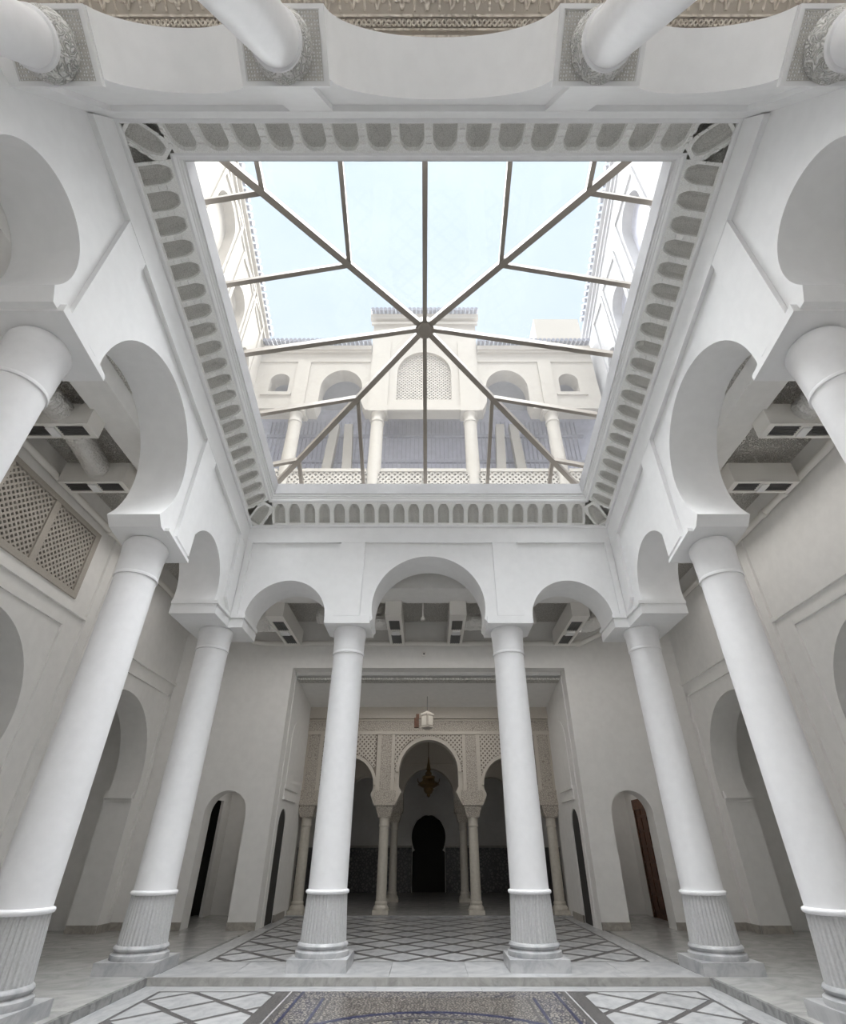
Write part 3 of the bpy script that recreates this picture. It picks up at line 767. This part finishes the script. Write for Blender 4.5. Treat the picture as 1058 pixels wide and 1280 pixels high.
def pipe(pts, r, label, couplings=()):
    p = empty('pipe', pts[0], label=label, cat='pipe', group='pale pipes under the gallery ceilings')
    o = Vector(pts[0])
    MB().tube([Vector(q) - o for q in pts], r, 14).build('tube', M_box, p, smooth=.8)
    for q, d in couplings:
        q = Vector(q) - o; d = Vector(d)
        MB().tube([q - d * .06, q + d * .06], r * 1.3, 14).build('coupling', M_box, p, smooth=.8)
pipe([(-6.8, 3.0, 7.22), (-6.8, 13.6, 7.08)], .065, 'pale pipe along the outer gallery wall ' + GS, [((-6.8, 9.3, 7.137), (0, 1, 0))])
pipe([(6.8, 3.0, 7.22), (6.8, 13.6, 7.08)], .065, 'pale pipe along the outer gallery wall ' + DS, [((6.8, 7.9, 7.155), (0, 1, 0)), ((6.8, 8.6, 7.146), (0, 1, 0))])
pipe([(-5.2, 13.3, 6.55), (-4.9, 13.95, 6.33), (-4.5, 14.0, 6.30), (4.3, 14.0, 6.30), (5.1, 13.3, 6.55)], .07, 'pale pipe running above the tall square portal', [((-2.6, 14.0, 6.3), (1, 0, 0)), ((2.6, 14.0, 6.3), (1, 0, 0)), ((4.2, 14.0, 6.3), (1, 0, 0))])
rod = empty('hanging_rod', (-.14, 11.9, 6.98), label='thin grey rod hanging from the gallery ceiling in the central arch', cat='rod')
MB().box(-.02, .02, -.02, .02, -.75, 0).build('rod_bar', M_box, rod); MB().lathe([(.05, -.82), (.06, -.78), (.03, -.74)], 16).build('sprinkler_head', M_box, rod)
det = empty('detector', (-.13, 14.1, 6.02), label='small round sensor on the wall above the tall portal', cat='sensor')
o = MB().lathe([(.075, 0), (.07, .03), (.045, .05)], 20).build('sensor_body', M_box, det, smooth=.7); o.rotation_euler = (PI / 2, 0, 0)
o = MB().lathe([(.03, .045), (.02, .065)], 16).build('sensor_eye', M_grille, det); o.rotation_euler = (PI / 2, 0, 0)

# ------------------------------------------------------------------ wooden wall grille
def lattice(x0, x1, z0, z1, pitch, bar, fn, d0, d1, inside=None):
    """diagonal openwork of square cells set on their corners"""
    m = MB(); h = pitch / 2; k = 1 - bar
    for i in range(int((x1 - x0) / h) + 1):
        for j in range(int((z1 - z0) / h) + 1):
            if (i + j) % 2: continue
            cx, cz = x0 + i * h, z0 + j * h
            O = [(cx + h, cz), (cx, cz + h), (cx - h, cz), (cx, cz - h)]
            if inside is not None and not inside(cx, cz): continue
            I = [(cx + (p[0] - cx) * k, cz + (p[1] - cz) * k) for p in O]
            vs = [fn(a, b, d0) for a, b in O] + [fn(a, b, d0) for a, b in I] + [fn(a, b, d1) for a, b in I]
            m.add(vs, [(0, 1, 5, 4), (1, 2, 6, 5), (2, 3, 7, 6), (3, 0, 4, 7), (4, 5, 9, 8), (5, 6, 10, 9), (6, 7, 11, 10), (7, 4, 8, 11)])
    return m
gr = empty('lattice_grille', (-6.9, 7.15, 5.62), label='framed wooden lattice grille set high in the outer gallery wall', cat='grille')
gfn = lambda a, b, d: (d, a - 7.15, b - 5.62)
MB().prism([(5.12, 5.52), (9.17, 5.52), (9.17, 6.95), (5.12, 6.95)], gfn, -.03, .035, [[(5.25, 5.64), (9.03, 5.64), (9.03, 6.85), (5.25, 6.85)]]).build('outer_frame', M_latt, gr)
for y in (6.52, 7.78): MB().prism([(y - .07, 5.6), (y + .07, 5.6), (y + .07, 6.87), (y - .07, 6.87)], gfn, -.03, .03).build('mullion', M_latt, gr)
for y0, y1 in ((5.25, 6.45), (6.59, 7.71), (7.85, 9.03)):
    lattice(y0 - .05, y1 + .05, 5.60, 6.90, .125, .42, gfn, 0, -.03).build('lattice_panel', M_latt, gr, kind='stuff')

# ------------------------------------------------------------------ hall beyond the portal
HY = 16.85
hall = empty('wall_hall', kind='structure', label='beige carved plaster arcade wall with lattice spandrels beyond the portal', cat='wall')
fy = lambda a, b, d: (a, HY + d, b)
ce = [(.80, 2.86), (.88, 3.0)] + arc(0, 3.37, .88, 0, 180, 30) + [(-.88, 3.0), (-.80, 2.86)]
def small(c): return [(c + .66, 2.80), (c + .73, 2.92)] + arc(c, 3.03, .73, 0, 180, 26) + [(c - .73, 2.92), (c - .66, 2.80)]
out_ = [(-3.75, 5.2), (-3.75, 2.55), (-3.2, 2.55)] + list(reversed(small(-2.36))) + [(-1.6, 2.55), (-.96, 2.55)] + list(reversed(ce)) + [(.96, 2.55), (1.6, 2.55)] + list(reversed(small(2.36))) + [(3.2, 2.55), (3.75, 2.55), (3.75, 5.2)]
MB().prism(out_, fy, .03, .40).build('arcade_body', M_beige, hall, smooth=.5)
def arch_band(c, cz, r0, r1, a, m=M_beige):
    P = arc(c, cz, r1, -a, 180 + a, 30) + arc(c, cz, r0, 180 + a, -a, 30)
    MB().prism(P, fy, -.02, .05).build('arch_moulding', m, hall, smooth=.5)
arch_band(0, 3.37, .88, .98, 0); arch_band(-2.36, 3.03, .73, .82, 0); arch_band(2.36, 3.03, .73, .82, 0)
for c, cz, r, x0, x1 in ((0, 3.37, .97, -1.03, 1.03), (-2.36, 3.03, .81, -3.22, -1.55), (2.36, 3.03, .81, 1.55, 3.22)):
    MB().prism([(x0, 4.42), (x0, cz)] + list(reversed(arc(c, cz, r, 0, 180, 26))) + [(x1, cz), (x1, 4.42)], fy, .02, .035).build('spandrel_hole_shade', M_spand, hall)
def hbox(a, b, z0, z1, d0, d1, name, m): MB().box(a, b, HY + d0, HY + d1, z0, z1).build(name, m, hall)
hbox(-3.75, 3.75, 4.86, 5.2, -.06, .03, 'cornice_band', M_beige)
hbox(-3.75, 3.75, 4.50, 4.80, -.005, .03, 'frieze', M_beigecarve)
hbox(-3.75, 3.75, 4.80, 4.84, -.025, .03, 'fillet', M_beige); hbox(-3.75, 3.75, 4.40, 4.50, -.025, .03, 'fillet', M_beige)
for sx in (-1, 1):
    for a, b, n, mm, d in ((1.12, 1.44, 'pilaster_panel', M_beigecarve, 0), (1.02, 1.12, 'pilaster_fillet', M_beige, -.025), (1.44, 1.56, 'pilaster_fillet', M_beige, -.025), (3.22, 3.32, 'pilaster_fillet', M_beige, -.025), (3.32, 3.66, 'pilaster_panel', M_beigecarve, 0)):
        x0, x1 = sorted((sx * a, sx * b)); hbox(x0, x1, 2.86, 4.42, d, .03, n, mm)
    def ins(c, cz, r): return lambda x, z: math.hypot(x - c, z - cz) > r and z > cz - .3
    x0, x1 = sorted((sx * 1.58, sx * 3.2))
    lattice(x0, x1, 2.9, 4.40, .13, .48, fy, -.01, .02, ins(sx * 2.36, 3.03, .82)).build('spandrel_lattice', M_beige, hall, kind='stuff')
lattice(-1.01, 1.01, 3.2, 4.40, .13, .48, fy, -.01, .02, ins(0, 3.37, .98)).build('spandrel_lattice', M_beige, hall, kind='stuff')
def slender(x, y, zb, label, s=1.0):
    c = empty('slender_column', (x, y, zb), kind='thing', label=label, cat='column', group='slender columns of the hall arcades')
    MB().box(-.21 * s, .21 * s, -.21 * s, .21 * s, 0, .09).build('plinth', M_stone, c)
    MB().lathe([(.20 * s, .09), (.205 * s, .13), (.18 * s, .17), (.155 * s, .20), (.165 * s, .23), (.16 * s, .26), (.14 * s, .28)], 32).build('base_ring', M_stone, c, smooth=.8)
    MB().lathe([(.14 * s, .27), (.135 * s, 1.2), (.13 * s, 2.0)], 32).build('shaft', M_stone, c, smooth=.6)
    MB().lathe([(.13 * s, 1.96), (.15 * s, 1.98), (.15 * s, 2.0), (.135 * s, 2.02), (.145 * s, 2.18), (.15 * s, 2.2)], 32).build('neck_ring', M_stone, c, smooth=.8)
    vs = []
    m = MB()
    lv = [(.17, 2.19), (.20, 2.28), (.24, 2.42), (.24, 2.46), (.30, 2.48), (.30, 2.56)]
    for k in range(len(lv) - 1):
        (r0, z0), (r1, z1) = lv[k], lv[k + 1]
        m.add([(q[0] * r, q[1] * r, z) for r, z in ((r0 * s, z0), (r1 * s, z1)) for q in ((-1, -1), (1, -1), (1, 1), (-1, 1))], [(0, 1, 5, 4), (1, 2, 6, 5), (2, 3, 7, 6), (3, 0, 4, 7), (3, 2, 1, 0), (4, 5, 6, 7)])
    m.build('capital', M_beigecarve, c)
    MB().box(-.31 * s, .31 * s, -.24, .24, 2.55, 2.86).build('impost_block', M_beigecarve, c)
for sg in (-1, 1):
    slender(sg * 1.27, 17.05, .03, 'slender beige column beside the hall central arch ' + side(sg))
    slender(sg * 3.50, 17.05, .03, 'slender beige column against the hall side wall ' + side(sg))
    slender(sg * 1.19, 20.7, .03, 'slender beige column of the second arcade, deeper in the hall, ' + side(sg), .95)
# hall side walls under a tall arch, doorway shade painted as a dark plate
for sg in (-1, 1):
    O = [(14.5, 0), (14.72, 0), (14.72, 1.95)] + arc(15.1, 1.95, .38, 180, 0, 16) + [(15.48, 0), (25, 0), (25, 5.6), (14.5, 5.6)]
    w = MB().prism(O, lambda a, b, d: (sg * d, a, b), 3.72, 4.1).build('wall_hall_left' if sg < 0 else 'wall_hall_right', M_gwall, smooth=.5, kind='structure', label='grey side wall of the hall with a dark narrow doorway ' + side(sg), cat='wall')
    for z0, z1, g in ((2.52, 2.60, .05), (2.60, 2.76, .02), (2.76, 2.84, .05)):
        MB().box(*sorted((sg * (3.72 - g), sg * 3.75)), 14.8, 16.2, z0, z1).build('impost', M_gwall, w)
    MB().box(*sorted((sg * 3.69, sg * 3.74)), 15.48, 16.5, 0, .14).build('baseboard', M_base, w)
    MB().box(*sorted((sg * 3.75, sg * 3.80)), 14.72, 15.48, 0, 2.35).build('doorway_shade', M_pit, w)
    P = arc(15.5, 3.9, .62, 0, 180, 20); P = [(16.12, 2.84)] + P + [(14.88, 2.84)]
    MB().prism(P, lambda a, b, d: (sg * d, a, b), 3.70, 3.73).build('blind_arch', M_gwall, w, smooth=.5)
hc = MB().prism([(14.5, 5.55), (16.9, 5.18), (16.9, 5.3), (14.5, 5.7)], YZ, -3.8, 3.8).build('ceiling_hall', M_gwall, kind='structure', label='plain grey ceiling of the hall inside the portal', cat='ceiling')
MB().box(-3.7, 3.7, 14.55, 14.9, 5.44, 5.5).build('carved_border', M_carve, hc)
# second room
r2 = empty('wall_inner_room', kind='structure', label='dim inner room with dark tile dado and lobed doorway at the end', cat='wall')
m = MB(); m.box(-4, 4, 16.9, 25.2, 5.0, 5.1); m.build('inner_ceiling', M_gwall, r2)
m = MB()
lob = [(-.66, .03), (-.66, 1.35)] + [(.70 * math.cos(a) * (1 + .0), 1.85 + .78 * math.sin(a) + .03 * abs(math.sin(6 * a))) for a in [math.radians(216 - i * (252 / 36)) for i in range(37)]] + [(.66, 1.35), (.66, .03)]
MB().prism([(-4, .03)] + lob + [(4, .03), (4, 5.1), (-4, 5.1)], lambda a, b, d: (a, d, b), 24.8, 25.1).build('end_wall', M_gwall, r2)
MB().box(-1.2, 1.2, 25.3, 25.4, -.1, 3).box(-1.2, -1.1, 24.95, 25.4, -.1, 3).box(1.1, 1.2, 24.95, 25.4, -.1, 3).box(-1.2, 1.2, 24.95, 25.4, 2.9, 3).box(-1.2, 1.2, 24.95, 25.4, -.05, .035).build('end_doorway_shade', M_pit, r2)  # black-coloured box stands for the unlit space past the doorway
for a, b in ((-3.72, -.68), (.68, 3.72)):
    MB().box(a, b, 24.77, 24.81, .03, 1.50).build('dado', M_dado, r2); MB().box(a, b, 24.75, 24.81, 1.50, 1.57).build('dado_rail', M_base, r2)
for sg in (-1, 1):
    MB().box(*sorted((sg * 3.70, sg * 3.73)), 17.3, 24.8, .03, 1.5).build('dado', M_dado, r2)
sec = [(-3.75, 5.05), (-3.75, 2.88), (-3.0, 2.88)] + list(reversed(arc(-2.25, 2.9, .72, 0, 180, 24))) + [(-1.5, 2.88), (-.90, 2.88)] + list(reversed(arc(0, 3.0, .90, -8, 188, 28))) + [(.90, 2.88), (1.5, 2.88)] + list(reversed(arc(2.25, 2.9, .72, 0, 180, 24))) + [(3.0, 2.88), (3.75, 2.88), (3.75, 5.05)]
MB().prism(sec, lambda a, b, d: (a, d, b), 20.5, 20.9).build('second_arcade', M_beige, r2, smooth=.5)
MB().prism(arc(0, 3.0, 1.0, -6, 186, 28) + arc(0, 3.0, .90, 186, -6, 28), lambda a, b, d: (a, d, b), 20.46, 20.52).build('arch_moulding', M_beige, r2, smooth=.5)
MB().box(-3.7, 3.7, 20.44, 20.52, 4.05, 4.14).build('string_course', M_beige, r2)
# lamps
ch = empty('brass_lantern', (0, 19.2, 4.95), label='pointed brass lantern hanging in the hall central arch', cat='lantern')
MB().tube([(0, 0, 0), (0, 0, -.9)], .012, 8).build('chain', M_brass, ch)
MB().lathe([(.015, -.85), (.03, -1.0), (.07, -1.2), (.09, -1.25), (.05, -1.28), (.12, -1.36), (.10, -1.42)], 16).build('finial', M_brass, ch)
MB().lathe([(.10, -1.40), (.22, -1.46), (.20, -1.52), (.17, -1.55), (.34, -1.66), (.36, -1.70), (.22, -1.78), (.16, -1.80)], 12).build('shade', M_brass, ch)
MB().lathe([(.16, -1.79), (.17, -1.86), (.11, -1.95), (.05, -1.98), (.06, -2.02), (.01, -2.07)], 12).build('bowl', M_brass, ch)
for k in range(6):
    a = k * PI / 3
    MB().tube([(.30 * math.cos(a), .30 * math.sin(a), -1.66), (.36 * math.cos(a), .36 * math.sin(a), -1.60), (.36 * math.cos(a), .36 * math.sin(a), -1.52)], .014, 6).build('arm', M_brass, ch)
pl = empty('pendant_lantern', (-.04, 15.9, 5.31), label='pale box shaped pendant lantern hanging before the carved arcade', cat='lantern')
MB().tube([(0, 0, 0), (0, 0, -.42)], .008, 8).build('cord', M_grille, pl)
MB().lathe([(.03, -.42), (.19, -.50), (.20, -.54), (.17, -.56), (.17, -.86), (.19, -.88), (.10, -.93)], 4).build('lantern_body', M_latt, pl)
for k in range(4):
    a = k * PI / 2 + PI / 4
    MB().box(-.09, .09, -.008, .008, -.83, -.58).build('lantern_pane', M_stone, pl).matrix_local = Matrix.Rotation(a, 4, 'Z') @ Matrix.Translation((0, -.128, 0))
sp = empty('loudspeaker', (-.36, 16.2, 4.75), label='small brown bracket lamp beside the pale pendant lantern', cat='lamp')
MB().box(-.07, .07, -.06, .06, -.27, .0).build('lamp_body', M_wood, sp); MB().box(-.02, .08, -.015, .015, 0, .12).build('bracket', M_wood, sp)
sp.name = 'bracket_lamp'

# ------------------------------------------------------------------ upper storey seen through the glass
UX = -.18
FY = 14.0
uf = empty('wall_upper_front', kind='structure', label='cream upper facade with a taller central bay seen through the skylight', cat='facade')
ufn = lambda a, b, d: (a + UX, FY + d, b)
mid = lambda c: arc(c, 16.6, .83, 0, 180, 24, 1.04)
out_ = [(-6.9, 19.0), (-6.9, 15.5), (-4.45, 15.5), (-4.2, 15.5), (-4.1, 15.9)] + list(reversed(mid(-3.27))) + [(-2.44, 15.9), (-2.3, 15.5), (2.3, 15.5), (2.44, 15.9)] + list(reversed(mid(3.27))) + [(4.1, 15.9), (4.2, 15.5), (6.9, 15.5), (6.9, 19.0), (2.2, 19.0), (2.2, 21.1), (-2.2, 21.1), (-2.2, 19.0)]
def win(c): return [(c - .38, 16.42), (c + .38, 16.42), (c + .38, 17.05)] + arc(c, 17.05, .38, 0, 180, 16)[1:] + []
ca_ = [(-1.08, 15.95), (1.08, 15.95), (1.08, 17.5)] + arc(0, 17.5, 1.08, 0, 180, 26, 1.25)[1:]
MB().prism(out_, ufn, 0, .6, [win(-5.75), win(5.75), ca_]).build('facade_wall', M_cream, uf, smooth=.5)
lattice(-1.15, 1.15, 15.9, 18.8, .16, .45, ufn, .12, .2, lambda x, z: (z < 17.5 and abs(x) < 1.1) or math.hypot(x, (z - 17.5) / 1.25) < 1.1).build('lattice_tympanum', M_cream, uf, kind='stuff')
MB().prism(ca_, ufn, .3, .35).build('tympanum_back', M_cream, uf)
def uband(a, b, z0, z1, d, name='cornice_band'): MB().prism([(a, z0), (b, z0), (b, z1), (a, z1)], ufn, -d, .02).build(name, M_cream, uf)
for sg in (-1, 1):
    a, b = sorted((sg * 2.2, sg * 6.9)); uband(a, b, 18.62, 18.72, .10); uband(a, b, 18.72, 18.95, .18); uband(a, b, 18.10, 18.18, .05)
    a, b = sorted((sg * 4.62, sg * 5.15)); uband(a, b, 15.5, 18.1, .07, 'pilaster')
    a, b = sorted((sg * 1.4, sg * 2.15)); uband(a, b, 15.5, 19.4, .07, 'pilaster')
    a, b = sorted((sg * 5.2, sg * 6.4)); uband(a, b, 16.2, 16.3, .06, 'sill')
uband(-2.3, 2.3, 20.5, 20.62, .10); uband(-2.35, 2.35, 20.8, 21.1, .16); uband(-2.25, 2.25, 15.35, 15.6, .08)
# tile caps along the roof edges
def caps(p0, p1, n, r, name='tile_caps', parent=None, out=Vector((0, -1, 0))):
    m = MB(); p0, p1 = Vector(p0), Vector(p1)
    for i in range(n):
        p = p0.lerp(p1, (i + .5) / n)
        m.tube([p + out * .25, p - out * .6 + Vector((0, 0, .25))], r, 8)
    return m.build(name, M_tile, parent, kind='stuff')
caps((UX - 6.9, FY - .1, 19.1), (UX - 2.2, FY - .1, 19.1), 26, .085, parent=uf); caps((UX + 2.2, FY - .1, 19.1), (UX + 6.9, FY - .1, 19.1), 26, .085, parent=uf)
caps((UX - 2.35, FY - .1, 21.2), (UX + 2.35, FY - .1, 21.2), 26, .085, parent=uf)
for sg in (-1, 1):
    # balustrade between the columns
    for a, b in ((0, 1.5), (2.0, 4.65), (5.1, 6.9)):
        x0, x1 = sorted((sg * a, sg * b))
        MB().prism([(x0, 12.42), (x1, 12.42), (x1, 12.54), (x0, 12.54)], ufn, -.05, .15).build('balustrade_rail', M_cream, uf)
        MB().prism([(x0, 11), (x1, 11), (x1, 12.44), (x0, 12.44)], ufn, .1, .14).build('balustrade_back', M_cream, uf); lattice(x0, x1, 11.0, 12.40, .20, .45, ufn, 0, .1).build('balustrade_lattice', M_cream, uf, kind='stuff')
    for q, nmx in ((1.76, 'beside the latticed central bay'), (4.88, 'between wide arch and small window')):
        c = empty('upper_column', (UX + sg * q, FY + .2, 10.9), kind='thing', label='cream upper column ' + nmx + ' ' + side(sg), cat='column', group='upper storey columns seen through the glass')
        MB().lathe([(.27, 0), (.25, 1.0), (.235, 4.0)], 28).build('shaft', M_cream, c, smooth=.6)
        MB().lathe([(.235, 3.96), (.265, 3.98), (.265, 4.03), (.24, 4.06), (.24, 4.3), (.28, 4.42)], 28).build('neck_ring', M_cream, c, smooth=.7)
        MB().box(-.36, .36, -.3, .3, 4.4, 4.62).build('abacus', M_cream, c)
    # inner piers behind the arches
    for x, lean in ((2.9, .25), (4.0, -.3)):
        MB().prism([(sg * x - .2, 11), (sg * x + .2, 11), (sg * (x + lean) + .17, 16.2), (sg * (x + lean) - .17, 16.2)], ufn, 1.6, 1.9).build('inner_pier', M_cream, uf)
# glazed screen in the shade behind
gz = empty('window_2', kind='structure', label='blue grey glazed screen with thin bars behind the upper columns', cat='window')
MB().box(-9, 9, 16.6, 16.7, 10.5, 18).box(-9, -8.9, 13.9, 16.6, 10.5, 18).box(8.9, 9, 13.9, 16.6, 10.5, 18).build('glazing', M_screen, gz)
m = MB()
for k in range(75): x = -6.9 + k * .18; m.box(x - .015, x + .015, 16.52, 16.6, 10.5, 17.2)
m.build('bars', M_bluegrey, gz, kind='stuff')
for z in (16.35, 14.95, 13.6): MB().box(-7, 6.7, 16.48, 16.6, z - .06, z + .06).build('transom', M_bluegrey, gz)
MB().box(-9, 9, 14.6, 16.7, 18.0, 18.1).build('loggia_ceiling', M_white2, gz)
MB().box(-9, 9, 13.9, 16.7, 10.8, 11.0).build('loggia_floor', M_white2, gz)

# side facades, rising towards the viewer like the cornice
for sg in (-1, 1):
    mm = M_cream if sg < 0 else M_white2  # side facades tinted apart: warm as if sunlit, cool as if shaded
    k = (22.0 - 19.5) / (14.05 - 8.87) if sg < 0 else .42
    top = (lambda y: 19.6 + (14.05 - y) * .385) if sg < 0 else (lambda y: 20.6 + (14.05 - y) * .42)
    O = [(14.6, 9), (14.6, top(14.6)), (1.0, top(1.0)), (1.0, 9)]
    wins = []
    for yc, w_, z0, z1 in ((12.75, .40, 15.2, 17.2), (11.2, .55, 15.4, 18.6), (8.9, .75, 16.2, 20.2)):
        wins.append([(yc - w_, z0), (yc + w_, z0), (yc + w_, z1 - w_)] + arc(yc, z1 - w_, w_, 0, 180, 16, w_ * 1.2)[1:])
    f = MB().prism(O, lambda a, b, d: (sg * d, a, b), 6.9, 7.4, wins).build('wall_upper_left' if sg < 0 else 'wall_upper_right', mm, smooth=.5, kind='structure', label=('cream' if sg < 0 else 'bluish white') + ' upper side facade with arched windows seen through the glass edge', cat='facade')
    for q in wins:
        cy = sum(p[0] for p in q) / len(q)
        MB().prism(q, lambda a, b, d: (sg * d, a, b), 7.25, 7.3).build('window_back', M_screen if sg > 0 else mm, f)
        MB().prism([(q[0][0] - .25, q[0][1] - .2), (q[1][0] + .25, q[0][1] - .2), (q[1][0] + .25, q[0][1] + 4.6), (q[0][0] - .25, q[0][1] + 4.6)], lambda a, b, d: (sg * d, a, b), 6.84, 6.91, [[(q[0][0] - .12, q[0][1] - .1), (q[1][0] + .12, q[0][1] - .1), (q[1][0] + .12, q[0][1] + 4.4), (q[0][0] - .12, q[0][1] + 4.4)]]).build('window_frame', mm, f)
    for o0, o1, d in ((-.15, .0, .14), (-.5, -.4, .08), (-.9, -.82, .05)):
        MB().prism([(14.6, top(14.6) + o0), (1, top(1) + o0), (1, top(1) + o1), (14.6, top(14.6) + o1)], lambda a, b, dd: (sg * dd, a, b), 6.9 - d, 6.92).build('cornice_band', mm, f)
    caps((sg * 6.9, 14.0, top(14.0) + .1), (sg * 6.9, 1.5, top(1.5) + .1), 52, .10, parent=f, out=Vector((-sg, 0, 0)))
MB().box(6.6, 9.4, 20, 23, 20, 29.3).build('roof_turret', M_cream, kind='structure', label='square cream turret rising behind the upper roof line', cat='turret')
